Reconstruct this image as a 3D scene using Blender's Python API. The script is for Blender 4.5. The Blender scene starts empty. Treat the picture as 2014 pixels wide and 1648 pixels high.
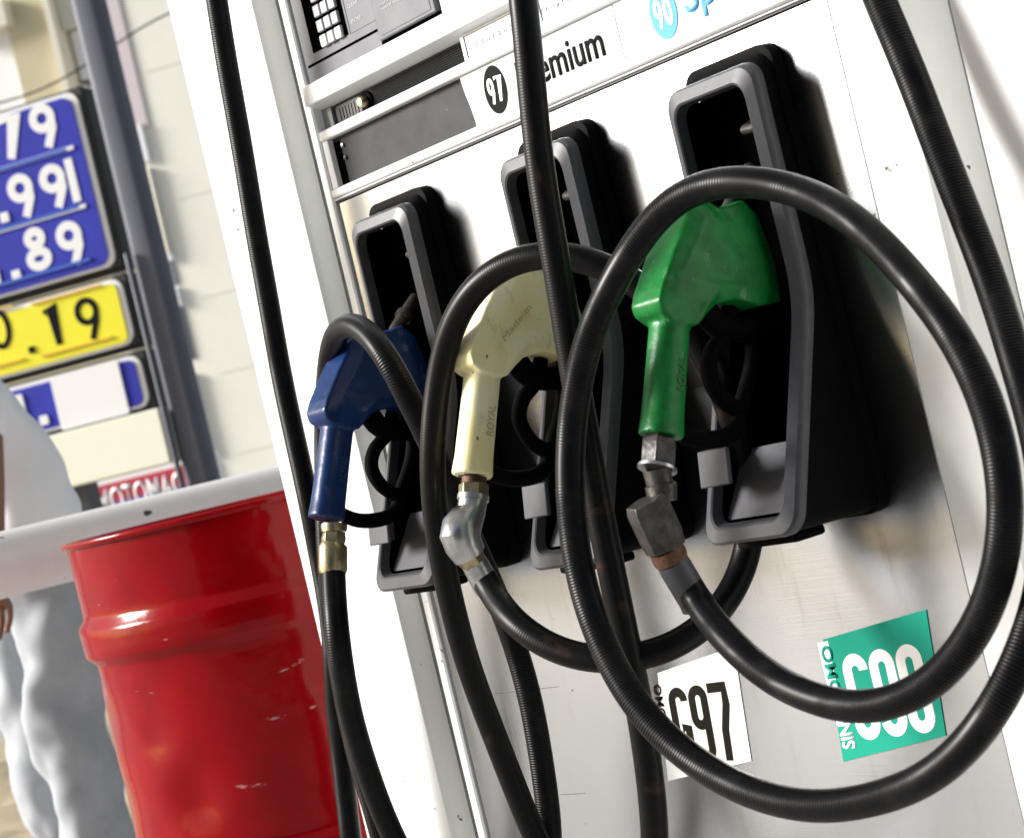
import bpy, bmesh, math, random
from mathutils import Vector, Matrix
random.seed(7)
# ---------------------------------------------------------------- camera
f=3960.; th=math.radians(38); s_,c_=math.sin(th),math.cos(th); Z0=2.30; H=.905
CR,SR=math.cos(math.atan(.24)),math.sin(math.atan(.24))
CAM=Vector((Z0*c_,-Z0*s_,H)); FW=Vector((-c_,s_,0)); RT=Vector((s_,c_,0)); UP=Vector((0,0,1))
sc=bpy.context.scene
cd=bpy.data.cameras.new('camera'); cam=bpy.data.objects.new('camera',cd); sc.collection.objects.link(cam)
X=(RT*CR-UP*SR); Y=(RT*SR+UP*CR); Z=-FW
cam.matrix_world=Matrix(((X.x,Y.x,Z.x,CAM.x),(X.y,Y.y,Z.y,CAM.y),(X.z,Y.z,Z.z,CAM.z),(0,0,0,1)))
cd.sensor_width=36; cd.lens=36*f/2014; cd.clip_end=500; cd.clip_start=.05
cd.dof.use_dof=True; cd.dof.focus_distance=2.12; cd.dof.aperture_fstop=10.5
sc.camera=cam
sc.render.resolution_x=1024; sc.render.resolution_y=837
# ---------------------------------------------------------------- sky and sun
TO_SUN=Vector((-.62,-.69,.40)).normalized()
w=bpy.data.worlds.new('World'); sc.world=w; w.use_nodes=True
nt=w.node_tree; bg=nt.nodes['Background']; sky=nt.nodes.new('ShaderNodeTexSky')
sky.sky_type='NISHITA'; sky.sun_disc=False
sky.sun_elevation=math.asin(TO_SUN.z); sky.sun_rotation=math.atan2(TO_SUN.x,TO_SUN.y)
sky.air_density=1.0; sky.dust_density=3; sky.ozone_density=.7
nt.links.new(sky.outputs[0],bg.inputs[0]); bg.inputs[1].default_value=.075
sl=bpy.data.lights.new('sun','SUN'); so=bpy.data.objects.new('sun',sl); sc.collection.objects.link(so)
so.rotation_euler=TO_SUN.to_track_quat('Z','Y').to_euler(); sl.energy=4.2; sl.angle=math.radians(18); sl.color=(1,.995,.985)
sc.view_settings.view_transform='Standard'; sc.view_settings.look='None'; sc.view_settings.exposure=.72; sc.view_settings.gamma=1
# ---------------------------------------------------------------- pixel -> world helpers
def ray(px,py):
    dx,dy=px-1007,py-824
    u=dx*CR-dy*SR; v=-(dx*SR+dy*CR)
    a=u/f; b=v/f
    return Vector((s_*a-c_, c_*a+s_, b))
def atp(px,py,y):
    r=ray(px,py); return CAM+r*((y-CAM.y)/r.y)
def atx(px,py,x):
    r=ray(px,py); return CAM+r*((x-CAM.x)/r.x)
def atd(px,py,d): return CAM+ray(px,py)*d
# ---------------------------------------------------------------- materials
def mat(name,col,rough=.5,metal=0,spec=.5,noise=0,nscale=20,bump=0,bscale=60,specks=0,coat=0,col2=None,brush=False,emit=0,streak=None,scale3=(38,38,3.2),spos=(.56,.70),sf=.5):
    m=bpy.data.materials.new(name); m.use_nodes=True; n=m.node_tree.nodes; l=m.node_tree.links
    b=n['Principled BSDF']; b.inputs['Roughness'].default_value=rough; b.inputs['Metallic'].default_value=metal
    b.inputs['Specular IOR Level'].default_value=spec; b.inputs['Base Color'].default_value=(*col,1)
    if coat: b.inputs['Coat Weight'].default_value=coat; b.inputs['Coat Roughness'].default_value=.08
    tc=n.new('ShaderNodeTexCoord'); last=None
    if noise:
        no=n.new('ShaderNodeTexNoise'); no.inputs['Scale'].default_value=nscale; no.inputs['Detail'].default_value=6; no.inputs['Roughness'].default_value=.65
        l.new(tc.outputs['Object'],no.inputs[0])
        cr=n.new('ShaderNodeValToRGB'); d=col2 or tuple(x*(1-noise) for x in col)
        cr.color_ramp.elements[0].position=.35; cr.color_ramp.elements[1].position=.62
        cr.color_ramp.elements[0].color=(*d,1); cr.color_ramp.elements[1].color=(*col,1)
        l.new(no.outputs[0],cr.inputs[0]); last=cr.outputs[0]
        mr=n.new('ShaderNodeMapRange'); mr.inputs['To Min'].default_value=min(1,rough+.12); mr.inputs['To Max'].default_value=max(0.02,rough-.06)
        l.new(no.outputs[0],mr.inputs[0]); l.new(mr.outputs[0],b.inputs['Roughness'])
    if specks:
        vo=n.new('ShaderNodeTexNoise'); vo.inputs['Scale'].default_value=specks; vo.inputs['Detail'].default_value=2
        l.new(tc.outputs['Object'],vo.inputs[0])
        cr=n.new('ShaderNodeValToRGB'); cr.color_ramp.elements[0].position=.735; cr.color_ramp.elements[1].position=.76
        cr.color_ramp.elements[0].color=(0,0,0,1); cr.color_ramp.elements[1].color=(1,1,1,1)
        l.new(vo.outputs[0],cr.inputs[0])
        mx=n.new('ShaderNodeMix'); mx.data_type='RGBA'; mx.inputs[7].default_value=(.06,.055,.05,1)
        l.new(cr.outputs[0],mx.inputs[0])
        if last: l.new(last,mx.inputs[6])
        else: mx.inputs[6].default_value=(*col,1)
        last=mx.outputs[2]
    if streak:
        mp=n.new('ShaderNodeMapping'); mp.inputs['Scale'].default_value=scale3; l.new(tc.outputs['Object'],mp.inputs[0])
        no=n.new('ShaderNodeTexNoise'); no.inputs['Scale'].default_value=1; no.inputs['Detail'].default_value=7; no.inputs['Roughness'].default_value=.7; l.new(mp.outputs[0],no.inputs[0])
        mr=n.new('ShaderNodeMapRange'); mr.inputs['From Min'].default_value=spos[0]; mr.inputs['From Max'].default_value=spos[1]; mr.inputs['To Max'].default_value=sf; l.new(no.outputs[0],mr.inputs[0])
        mx=n.new('ShaderNodeMix'); mx.data_type='RGBA'; mx.inputs[7].default_value=(*streak,1); l.new(mr.outputs[0],mx.inputs[0])
        if last: l.new(last,mx.inputs[6])
        else: mx.inputs[6].default_value=(*col,1)
        last=mx.outputs[2]
    if last: l.new(last,b.inputs['Base Color'])
    if brush:
        b.inputs['Anisotropic'].default_value=.6
        cx_=n.new('ShaderNodeCombineXYZ'); cx_.inputs[2].default_value=1; l.new(cx_.outputs[0],b.inputs['Tangent'])
        mp=n.new('ShaderNodeMapping'); mp.inputs['Scale'].default_value=(6,6,900); l.new(tc.outputs['Object'],mp.inputs[0])
        no=n.new('ShaderNodeTexNoise'); no.inputs['Scale'].default_value=1; no.inputs['Detail'].default_value=3; l.new(mp.outputs[0],no.inputs[0])
        bu=n.new('ShaderNodeBump'); bu.inputs['Strength'].default_value=.12; bu.inputs['Distance'].default_value=.0006
        l.new(no.outputs[0],bu.inputs['Height']); l.new(bu.outputs[0],b.inputs['Normal'])
    elif bump:
        no=n.new('ShaderNodeTexNoise'); no.inputs['Scale'].default_value=bscale; no.inputs['Detail'].default_value=5
        l.new(tc.outputs['Object'],no.inputs[0])
        bu=n.new('ShaderNodeBump'); bu.inputs['Strength'].default_value=bump; bu.inputs['Distance'].default_value=.002
        l.new(no.outputs[0],bu.inputs['Height']); l.new(bu.outputs[0],b.inputs['Normal'])
    return m
def hose_mat(name,col,amount,pitch=.0028,rust=False):
    m=mat(name,col,rough=.32,spec=.14); n=m.node_tree.nodes; l=m.node_tree.links; b=n['Principled BSDF']
    uv=n.new('ShaderNodeUVMap'); uv.uv_map='uv'
    sp=n.new('ShaderNodeSeparateXYZ'); l.new(uv.outputs[0],sp.inputs[0])
    k=n.new('ShaderNodeMath'); k.operation='MULTIPLY_ADD'; k.inputs[1].default_value=1.0; l.new(sp.outputs[0],k.inputs[0])
    k2=n.new('ShaderNodeMath'); k2.operation='MULTIPLY'; k2.inputs[1].default_value=2*math.pi/pitch; l.new(sp.outputs[1],k2.inputs[0])
    kk=n.new('ShaderNodeMath'); kk.operation='MULTIPLY'; kk.inputs[1].default_value=2*math.pi; l.new(sp.outputs[0],kk.inputs[0])
    ad=n.new('ShaderNodeMath'); ad.operation='ADD'; l.new(k2.outputs[0],ad.inputs[0]); l.new(kk.outputs[0],ad.inputs[1])
    si=n.new('ShaderNodeMath'); si.operation='SINE'; l.new(ad.outputs[0],si.inputs[0])
    tc=n.new('ShaderNodeTexCoord'); no=n.new('ShaderNodeTexNoise'); no.inputs['Scale'].default_value=9; no.inputs['Detail'].default_value=4; l.new(tc.outputs['Object'],no.inputs[0])
    mr=n.new('ShaderNodeMapRange'); mr.inputs['From Min'].default_value=.35; mr.inputs['From Max'].default_value=.65; l.new(no.outputs[0],mr.inputs[0])
    mu=n.new('ShaderNodeMath'); mu.operation='MULTIPLY'; l.new(si.outputs[0],mu.inputs[0]); l.new(mr.outputs[0],mu.inputs[1])
    bu=n.new('ShaderNodeBump'); bu.inputs['Strength'].default_value=amount; bu.inputs['Distance'].default_value=.0012
    l.new(mu.outputs[0],bu.inputs['Height']); l.new(bu.outputs[0],b.inputs['Normal'])
    mr2=n.new('ShaderNodeMapRange'); mr2.inputs['To Min'].default_value=.24; mr2.inputs['To Max'].default_value=.46; l.new(no.outputs[0],mr2.inputs[0]); l.new(mr2.outputs[0],b.inputs['Roughness'])
    dn=n.new('ShaderNodeTexNoise'); dn.inputs['Scale'].default_value=26; dn.inputs['Detail'].default_value=8; dn.inputs['Roughness'].default_value=.7; l.new(tc.outputs['Object'],dn.inputs[0])
    dc_=n.new('ShaderNodeValToRGB'); dc_.color_ramp.elements[0].position=.5; dc_.color_ramp.elements[1].position=.72
    dc_.color_ramp.elements[0].color=(*col,1); dc_.color_ramp.elements[1].color=(.013,.013,.013,1)
    l.new(dn.outputs[0],dc_.inputs[0]); l.new(dc_.outputs[0],b.inputs['Base Color'])
    if rust:
        n2=n.new('ShaderNodeTexNoise'); n2.inputs['Scale'].default_value=38; n2.inputs['Detail'].default_value=8; l.new(tc.outputs['Object'],n2.inputs[0])
        cr=n.new('ShaderNodeValToRGB'); cr.color_ramp.elements[0].position=.6; cr.color_ramp.elements[1].position=.75
        cr.color_ramp.elements[0].color=(*col,1); cr.color_ramp.elements[1].color=(.035,.018,.011,1)
        l.new(n2.outputs[0],cr.inputs[0]); l.new(cr.outputs[0],b.inputs['Base Color'])
    return m
M=dict(
 white=mat('white_paint',(.80,.81,.80),.35,noise=.05,nscale=5,specks=55),
 cream=mat('cream_paint',(.76,.765,.75),.4,noise=.04,nscale=8),
 groove=mat('channel_shade_grey',(.22,.235,.215),.5,noise=.08,nscale=12),  # grey darkened for shade in the side channels, reused on small trim
 steel=mat('brushed_steel',(.455,.472,.49),.215,metal=1,streak=(.30,.29,.27),noise=.16,nscale=4,specks=62,brush=True),
 steeldark=mat('seam_dark',(.03,.03,.03),.5),
 boot=mat('black_boot_plastic',(.002,.002,.0024),.62,spec=.06,noise=.3,nscale=30,bump=.08,bscale=160),
 bootframe=mat('charcoal_frame_plastic',(.066,.067,.076),.40,spec=.42,noise=.25,nscale=22,bump=.06,bscale=120),
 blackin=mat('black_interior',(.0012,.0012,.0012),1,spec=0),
 pocket=mat('grey_pocket_plastic',(.085,.085,.095),.6,spec=.3,noise=.15,nscale=25,bump=.05),
 darkgrey=mat('dark_grey_panel',(.030,.032,.036),.55,spec=.2,noise=.12,nscale=40,bump=.05,bscale=300,specks=40),
 midgrey=mat('mid_grey_panel',(.115,.12,.14),.45,spec=.3,noise=.1,nscale=30,bump=.04,bscale=300),
 key=mat('grey_key',(.42,.42,.45),.4,noise=.1,nscale=60), keyw=mat('white_key',(.72,.72,.7),.4),
 ink=mat('charcoal_ink',(.016,.018,.018),.8,spec=.05), lblue=mat('light_blue_print',(.15,.42,.75),.8,spec=.05),
 lightbox=mat('white_light_box',(.80,.81,.82),.25,noise=.03,nscale=6), paleg=mat('pale_grey_label',(.60,.625,.64),.5,spec=.2,noise=.04,nscale=9), paleb=mat('pale_blue_label',(.70,.78,.83),.5,spec=.2,noise=.04,nscale=9),
 green=mat('green_vinyl',(.006,.185,.032),.30,spec=.26,streak=(.22,.42,.27),scale3=(60,60,40),spos=(.60,.68),sf=.35,noise=.45,nscale=24,bump=.35,bscale=70),
 yellow=mat('cream_yellow_vinyl',(.90,.87,.60),.42,specks=130,streak=(.30,.24,.12),scale3=(45,45,30),spos=(.55,.70),sf=.45,noise=.3,nscale=11,bump=.15,bscale=70,col2=(.84,.74,.36)),
 blue=mat('blue_vinyl',(.007,.030,.125),.28,spec=.26,streak=(.16,.20,.30),scale3=(60,60,40),spos=(.60,.68),sf=.35,noise=.45,nscale=24,bump=.3,bscale=70),
 chrome=mat('worn_zinc',(.56,.56,.55),.28,metal=1,noise=.3,nscale=50,bump=.2,bscale=120),
 brass=mat('worn_brass',(.50,.42,.24),.3,metal=1,noise=.4,nscale=70,bump=.15,bscale=150),
 gun=mat('blackened_metal',(.10,.095,.09),.42,metal=.7,noise=.6,nscale=60,bump=.4,bscale=120),
 rustm=mat('rusty_metal',(.16,.08,.045),.6,metal=.5,noise=.6,nscale=80,bump=.4,bscale=100),
 trig=mat('black_metal',(.0015,.0015,.0018),.75,metal=0,spec=.05,noise=.3,nscale=40),
 hose=hose_mat('ribbed_rubber',(.0035,.0035,.0045),.5), hoses=hose_mat('smooth_rubber',(.0035,.0035,.004),.08,rust=True),
 hoseb=hose_mat('braided_rubber',(.0035,.0035,.0045),.3),
 red=mat('glossy_red_paint',(.25,.0003,.003),.11,spec=.2,noise=.22,nscale=9,bump=.9,bscale=12,streak=(.50,.30,.30),scale3=(7,7,30),spos=(.665,.69),sf=.7),
 pipe=mat('white_pipe_paint',(.87,.865,.84),.35,noise=.08,nscale=7,specks=30),
 sblue=mat('sign_blue',(.030,.038,.42),.5,spec=.2,noise=.12,nscale=4), sblue2=mat('sign_blue_light',(.045,.12,.52),.35),
 syel=mat('sign_yellow',(.87,.80,.015),.4,noise=.05,nscale=3), syel2=mat('sign_yellow_groove',(.70,.42,.02),.5),
 swhite=mat('sign_white',(.84,.84,.84),.4), scream=mat('sign_cream',(.86,.86,.72),.4),
 sframe=mat('sign_frame_black',(.014,.014,.014),.5,noise=.3,nscale=5), sinkk=mat('sign_digit_black',(.010,.010,.016),.8,spec=.05),
 pole=mat('slate_grey_pole',(.085,.092,.125),.55,noise=.14,nscale=7,bump=.15,bscale=20),
 wallg=mat('pale_grey_wall',(.82,.80,.71),.8,noise=.05,nscale=1.2), wallj=mat('wall_joint',(.60,.59,.53),.8),
 beige=mat('beige_plaster',(.62,.55,.36),.85,noise=.14,nscale=.6), beige2=mat('pale_beige_plaster',(.70,.66,.55),.8),
 pink=mat('pink_plaster',(.62,.53,.56),.8), glass=mat('window_glass',(.22,.24,.27),.15,spec=.8),
 shirt=mat("white_shirt",(.88,.88,.90),.85,bump=.3,bscale=30), trous=mat('grey_trousers',(.40,.42,.45),.85,noise=.22,nscale=7,bump=1,bscale=9),
 skin=mat('brown_skin',(.22,.105,.06),.5), hair=mat('black_hair',(.01,.01,.01),.5),
 concrete=mat('concrete',(.48,.46,.43),.85,noise=.25,nscale=3,bump=.4,bscale=40), asphalt=mat('forecourt_ground',(.42,.415,.40),.85,noise=.3,nscale=.8,bump=.5,bscale=30),
 sand=mat('sand_rubble',(.52,.43,.28),.9,noise=.4,nscale=6,bump=.8,bscale=20),
 teal=mat('teal_sticker',(.008,.30,.21),.6,spec=.15,noise=.06,nscale=15), stk=mat('white_sticker',(.84,.84,.84),.6,spec=.2,streak=(.35,.34,.30),scale3=(60,60,60),spos=(.62,.72),sf=.5),
 stkink=mat('sticker_black',(.014,.013,.007),.7,spec=.08), mred=mat('shop_red',(.45,.02,.05),.5), mblue=mat('shop_blue',(.09,.09,.45),.5),
 shoe=mat('black_shoe',(.02,.02,.02),.4),
)
# ---------------------------------------------------------------- mesh helpers
class MB:
    def __init__(s): s.v=[]; s.f=[]; s.uv=None
    def add(s,vs,fs):
        n=len(s.v); s.v+= [tuple(v) for v in vs]; s.f+=[tuple(i+n for i in q) for q in fs]; return s
    def box(s,x0,x1,y0,y1,z0,z1):
        return s.add([(x0,y0,z0),(x1,y0,z0),(x1,y1,z0),(x0,y1,z0),(x0,y0,z1),(x1,y0,z1),(x1,y1,z1),(x0,y1,z1)],
          [(0,3,2,1),(4,5,6,7),(0,1,5,4),(1,2,6,5),(2,3,7,6),(3,0,4,7)])
    def prism(s,pts,a,b):   # pts closed 3D polygon, translated copies at offset vectors a,b
        n=len(pts); A=[Vector(p)+Vector(a) for p in pts]; B=[Vector(p)+Vector(b) for p in pts]
        return s.add(A+B,[tuple(range(n))[::-1],tuple(range(n,2*n))]+[(i,(i+1)%n,n+(i+1)%n,n+i) for i in range(n)])
    def rings(s,rs,closed=False,cap=True):
        n=len(rs[0]); b=len(s.v); fs=[]
        for r in rs: s.v+=[tuple(p) for p in r]
        k=len(rs)
        for j in range(k if closed else k-1):
            a=b+j*n; c=b+((j+1)%k)*n
            for i in range(n): s.f.append((a+i,a+(i+1)%n,c+(i+1)%n,c+i))
        if cap and not closed: s.f.append(tuple(b+i for i in range(n))[::-1]); s.f.append(tuple(b+(k-1)*n+i for i in range(n)))
        return s
    def build(s,name,m,parent=None,smooth=False,bevel=0,seg=2,angle=40):
        me=bpy.data.meshes.new(name); me.from_pydata(s.v,[],s.f); me.materials.append(m)
        bm=bmesh.new(); bm.from_mesh(me); bmesh.ops.recalc_face_normals(bm,faces=bm.faces); bm.to_mesh(me); bm.free()
        o=bpy.data.objects.new(name,me); sc.collection.objects.link(o)
        if parent: o.parent=parent
        if bevel:
            bv=o.modifiers.new('bevel','BEVEL'); bv.width=bevel; bv.segments=seg; bv.limit_method='ANGLE'; bv.angle_limit=math.radians(35); bv.harden_normals=False
        if smooth or bevel:
            for p in me.polygons: p.use_smooth=True
            try: me.set_sharp_from_angle(angle=math.radians(angle))
            except Exception: pass
        return o
def frames(path):
    T=[]; n=len(path)
    for i in range(n):
        a=path[max(0,i-1)]; b=path[min(n-1,i+1)]; T.append((b-a).normalized())
    N=[]; u=Vector((0,0,1)) if abs(T[0].z)<.9 else Vector((1,0,0))
    u=(u-T[0]*u.dot(T[0])).normalized()
    for t in T:
        u=(u-t*u.dot(t)).normalized(); N.append((u,t.cross(u)))
    return T,N
def tube(mb,path,rad,n=12,phase=0,cap=True):
    path=[Vector(p) for p in path]; T,N=frames(path)
    if not hasattr(rad,'__len__'): rad=[rad]*len(path)
    mb.rings([[p+(a*math.cos(2*math.pi*k/n+phase)+b*math.sin(2*math.pi*k/n+phase))*r for k in range(n)] for p,(a,b),r in zip(path,N,rad)],cap=cap)
    return mb
def catmull(P,step=.006):
    P=[Vector(p) for p in P]; P=[P[0]*2-P[1]]+P+[P[-1]*2-P[-2]]; out=[]
    for i in range(1,len(P)-2):
        p0,p1,p2,p3=P[i-1:i+3]; k=max(2,int((p2-p1).length/step))
        for j in range(k):
            t=j/k; out.append(.5*((2*p1)+(p2-p0)*t+(2*p0-5*p1+4*p2-p3)*t*t+(3*p1-p0-3*p2+p3)*t**3))
    out.append(P[-2]); return out
def smooth_path(P,it=40):
    P=[Vector(p) for p in P]
    for _ in range(it):
        Q=P[:]
        for i in range(1,len(P)-1): Q[i]=P[i]*.5+(P[i-1]+P[i+1])*.25
        P=Q
    return P
def hose(name,pts,m,r=.0135,n=28):
    path=smooth_path(catmull(pts,.006),30)
    ph=len(path)*.37
    path=[p+Vector((math.sin(i*.071+ph)+.6*math.sin(i*.19+ph*2),math.sin(i*.053+ph),math.cos(i*.083+ph)+.5*math.sin(i*.21)))*.0010 for i,p in enumerate(path)]; T,N=frames(path)
    verts=[];faces=[];uvs=[]; L=0
    for i,p in enumerate(path):
        if i: L+=(p-path[i-1]).length
        a,b=N[i]
        for k in range(n):
            q=2*math.pi*k/n; verts.append(p+(a*math.cos(q)+b*math.sin(q))*r)
        if i:
            for k in range(n):
                faces.append(((i-1)*n+k,(i-1)*n+(k+1)%n,i*n+(k+1)%n,i*n+k)); 
                L0=L-(p-path[i-1]).length
                uvs+=[(k/n,L0),((k+1)/n,L0),((k+1)/n,L),(k/n,L)]
    me=bpy.data.meshes.new(name); me.from_pydata([tuple(v) for v in verts],[],faces); me.materials.append(m)
    ul=me.uv_layers.new(name='uv'); 
    for i,u in enumerate(uvs): ul.data[i].uv=u
    for p in me.polygons: p.use_smooth=True
    o=bpy.data.objects.new(name,me); sc.collection.objects.link(o)
    return o
def tag(o,label=None,cat=None,group=None,kind=None):
    if label: o['label']=label
    if cat: o['category']=cat
    if group: o['group']=group
    if kind: o['kind']=kind
    return o
def empty(name,loc,label,cat,group=None):
    o=bpy.data.objects.new(name,None); sc.collection.objects.link(o); o.location=loc; o.empty_display_size=.1
    return tag(o,label,cat,group)
def child(o,root):   # parent a mesh built in world coordinates, keeping it in place
    o.parent=root; o.matrix_parent_inverse=Matrix.Translation(-root.location); return o
class Fr:   # flat work frame: local (a,b) in a plane, d towards the viewer
    def __init__(s,o,r,u,n): s.o,s.r,s.u,s.n=Vector(o),Vector(r).normalized(),Vector(u).normalized(),Vector(n).normalized()
    def p(s,a,b,d=0): return s.o+s.r*a+s.u*b+s.n*d
    def poly(s,mb,pts,d0,d1): return mb.prism([s.p(a,b) for a,b in pts],s.n*d0,s.n*d1)
    def rect(s,mb,a0,a1,b0,b1,d0,d1,rad=0):
        return s.poly(mb,rrect(a0,a1,b0,b1,rad),d0,d1)
def rrect(a0,a1,b0,b1,rad=0,k=5):
    if rad<=0: return [(a0,b0),(a1,b0),(a1,b1),(a0,b1)]
    out=[]
    for cx,cy,st in ((a1-rad,b0+rad,-90),(a1-rad,b1-rad,0),(a0+rad,b1-rad,90),(a0+rad,b0+rad,180)):
        for j in range(k+1):
            q=math.radians(st+90*j/k); out.append((cx+rad*math.cos(q),cy+rad*math.sin(q)))
    return out
def stroke(pts,wd,closed=False):   # ribbon polygons (list of quads) for a poly-line
    P=[Vector((a,b)) for a,b in pts]; n=len(P); L=[];Rr=[]
    for i in range(n):
        a=P[(i-1)%n] if (closed or i>0) else P[i]; b=P[(i+1)%n] if (closed or i<n-1) else P[i]
        t=(b-a).normalized(); nn=Vector((-t.y,t.x))
        if (closed or 0<i<n-1):
            t1=(P[i]-P[i-1]).normalized(); k=max(.5,abs(t.dot(t1))); 
        else: k=1
        L.append(P[i]+nn*wd/2/k); Rr.append(P[i]-nn*wd/2/k)
    return L,Rr
def arc(cx,cy,rx,ry,a0,a1,k=16): return [(cx+rx*math.cos(math.radians(a0+(a1-a0)*i/k)),cy+ry*math.sin(math.radians(a0+(a1-a0)*i/k))) for i in range(k+1)]
# digit skeletons in a unit box (width w, height 1, stroke t); returns list of (points,closed)
def digit(ch,w,t):
    h=t/2
    if ch=='9': return [(arc(w/2,.67,w/2-h,.33-h,0,360,28)[:-1],True),([(w-h*1.15,.60),(w*.82,.42),(w*.50,0)],False)]
    if ch=='8': return [(arc(w/2,.745,w*.42-h,.255-h,0,360,26)[:-1],True),(arc(w/2,.275,w/2-h,.275-h,0,360,28)[:-1],True)]
    if ch=='7': return [([(0,1-h),(w-h*.8,1-h),(w*.42,0)],False)]
    if ch=='0': return [(arc(w/2,.5,w/2-h,.5-h,0,360,32)[:-1],True)]
    if ch=='1': return [([(w*.25,.80),(w*.60,.94),(w*.60,0)],False)]
    if ch=='l': return [([(w*.5,1),(w*.5,0)],False)]
    if ch=='.': return [([(w*.5,0),(w*.5,t)],False)]
    if ch=='G': return [(arc(w/2,1-w/2,w/2-h,w/2-h,-5,180,14)+arc(w/2,w/2,w/2-h,w/2-h,180,360,14)+[(w-h,.46),(w*.5,.46)],False)]
    if ch=='N9': return [(arc(w/2,1-w/2,w/2-h,w/2-h,0,180,14)+arc(w/2,.42+w/2,w/2-h,w/2-h,180,360,14),True),([(w-h,1-w/2)]+arc(w/2,w/2,w/2-h,w/2-h,0,-175,14),False)]
    if ch=='N0': return [(arc(w/2,1-w/2,w/2-h,w/2-h,0,180,14)+arc(w/2,w/2,w/2-h,w/2-h,180,360,14),True)]
    if ch=='N7': return [([(0,1-h*.9),(w-h*.9,1-h*.9),(w*.86,.72),(w*.60,.40),(w*.55,0)],False)]
    return []
def draw(mb,fr,ch,x,y,wd,ht,t,d0,d1,extra=0):
    for pts,cl in digit(ch,wd/ht,t/ht):
        P=[(x+a*ht,y+b*ht) for a,b in pts]; L,R=stroke(P,t,cl); n=len(L); k=n if cl else n-1
        for dd in (d0,d1): pass
        b=len(mb.v)
        for i in range(n): mb.v+= [tuple(fr.p(*L[i],d1)),tuple(fr.p(*R[i],d1)),tuple(fr.p(*R[i],d0)),tuple(fr.p(*L[i],d0))]
        for i in range(k):
            a=b+4*i; c=b+4*((i+1)%n)
            for q in range(4): mb.f.append((a+q,a+(q+1)%4,c+(q+1)%4,c+q))
        if not cl: mb.f.append((b,b+1,b+2,b+3)); e=b+4*(n-1); mb.f.append((e+3,e+2,e+1,e))
        d1+=.00004; 
def text(fr,body,a0,a1,b0,b1,d,m,name,parent=None,bold=0,rot=False,hfull=None):
    cu=bpy.data.curves.new('t','FONT'); cu.body=body; cu.size=1; cu.offset=bold; cu.resolution_u=4
    o=bpy.data.objects.new('t',cu); sc.collection.objects.link(o); dg=bpy.context.evaluated_depsgraph_get(); dg.update()
    me=bpy.data.meshes.new_from_object(o.evaluated_get(dg)); bpy.data.objects.remove(o)
    xs=[v.co.x for v in me.vertices]; ys=[v.co.y for v in me.vertices]; x0,x1,y0,y1=min(xs),max(xs),min(ys),max(ys)
    for v in me.vertices:
        a=(v.co.x-x0)/(x1-x0); b=(v.co.y-y0)/(y1-y0)
        if rot: a,b=1-b,a
        v.co=fr.p(a0+(a1-a0)*a,b0+(b1-b0)*b,d)
    me.materials.clear(); me.materials.append(m); me.name=name
    o=bpy.data.objects.new(name,me); sc.collection.objects.link(o)
    so_=o.modifiers.new('s','SOLIDIFY'); so_.thickness=.0004; so_.offset=0
    if parent: o.parent=parent
    return o
# ================================================================ SETTING
def plane(name,pts,m,z,kind='structure'):
    mb=MB(); mb.add([(x,y,z) for x,y in pts],[tuple(range(len(pts)))]); return tag(mb.build(name,m),kind=kind)
plane('ground',[(-400,-400),(400,-400),(400,400),(-400,400)],M['asphalt'],0)
mb=MB(); mb.prism([(a,b,0) for a,b in rrect(-1.35,1.4,-.32,.85,.28,8)],(0,0,.004),(0,0,.13)); tag(mb.build('kerb_island',M['concrete'],bevel=.015),kind='structure')
mb=MB(); rr=random.Random(3); cx=atd(20,1540,7.3); 
N=26
g=[[(cx.x+(i-N/2)*.16,cx.y+(j-N/2)*.16,max(.004,.10*math.exp(-((i-N/2)**2+(j-N/2)**2)/60)*(0.5+rr.random()))) for i in range(N)] for j in range(N)]
mb.add([p for r in g for p in r],[(j*N+i,j*N+i+1,(j+1)*N+i+1,(j+1)*N+i) for j in range(N-1) for i in range(N-1)])
tag(mb.build('sand_pile',M['sand'],smooth=True),kind='structure')
def slab(name,pts,z0,z1,m):
    mb=MB(); mb.prism([(x,y,0) for x,y in pts],(0,0,z0),(0,0,z1)); return tag(mb.build(name,m),kind='structure')
slab('added_shade_canopy',[(-3.2,-3.4),(9,-3.4),(9,4.2),(-3.2,4.2)],4.2,4.7,M['cream'])  # unseen canopy, added to cut the overhead sky fill
a=Vector((5.2,-4.0,0)); d=Vector((.616,.788,0)); nn=Vector((.788,-.616,0))
slab('added_dark_block',[tuple((a+d*-5.5)[:2]),tuple((a+d*.8)[:2]),tuple((a+d*.8+nn*4)[:2]),tuple((a+d*-5.5+nn*4)[:2])],0,4.1,M['darkgrey'])  # unseen dark block, added to darken reflections and screen off horizon sky
# ================================================================ FUEL DISPENSER
D=empty('fuel_dispenser',(0.15,.25,.13),'white petrol pump with brushed steel front, three black nozzle holsters and grade stickers','fuel pump')
def dch(o): return child(o,D)
FC=Fr((0,0,0),(1,0,0),(0,0,1),(0,-1,0))   # the pump's front face
ZB,ZT=.13,1.95
# cabinet behind the face
dch(MB().box(-.51,.92,.0805,.50,ZB,ZT).build('cabinet',M['cream'],bevel=.02))
# steel door
dch(MB().box(-.2395,.597,0,.02,ZB+.08,1.2145).build('steel_front_panel',M['steel'],bevel=.0015))
mb=MB()
for px0,py0,px1,py1 in ((975,1364,1100,1350),(1103,1562,1150,1560)):
    mb=MB(); a=atp(px0,py0,0); b=atp(px1,py1,0); mb.prism([(a.x,0,a.z),(b.x,0,b.z),(b.x,0,b.z+.0007),(a.x,0,a.z+.0007)],(0,-.0006,0),(0,.001,0)); dch(mb.build('panel_seam',M['steeldark']))
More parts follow.
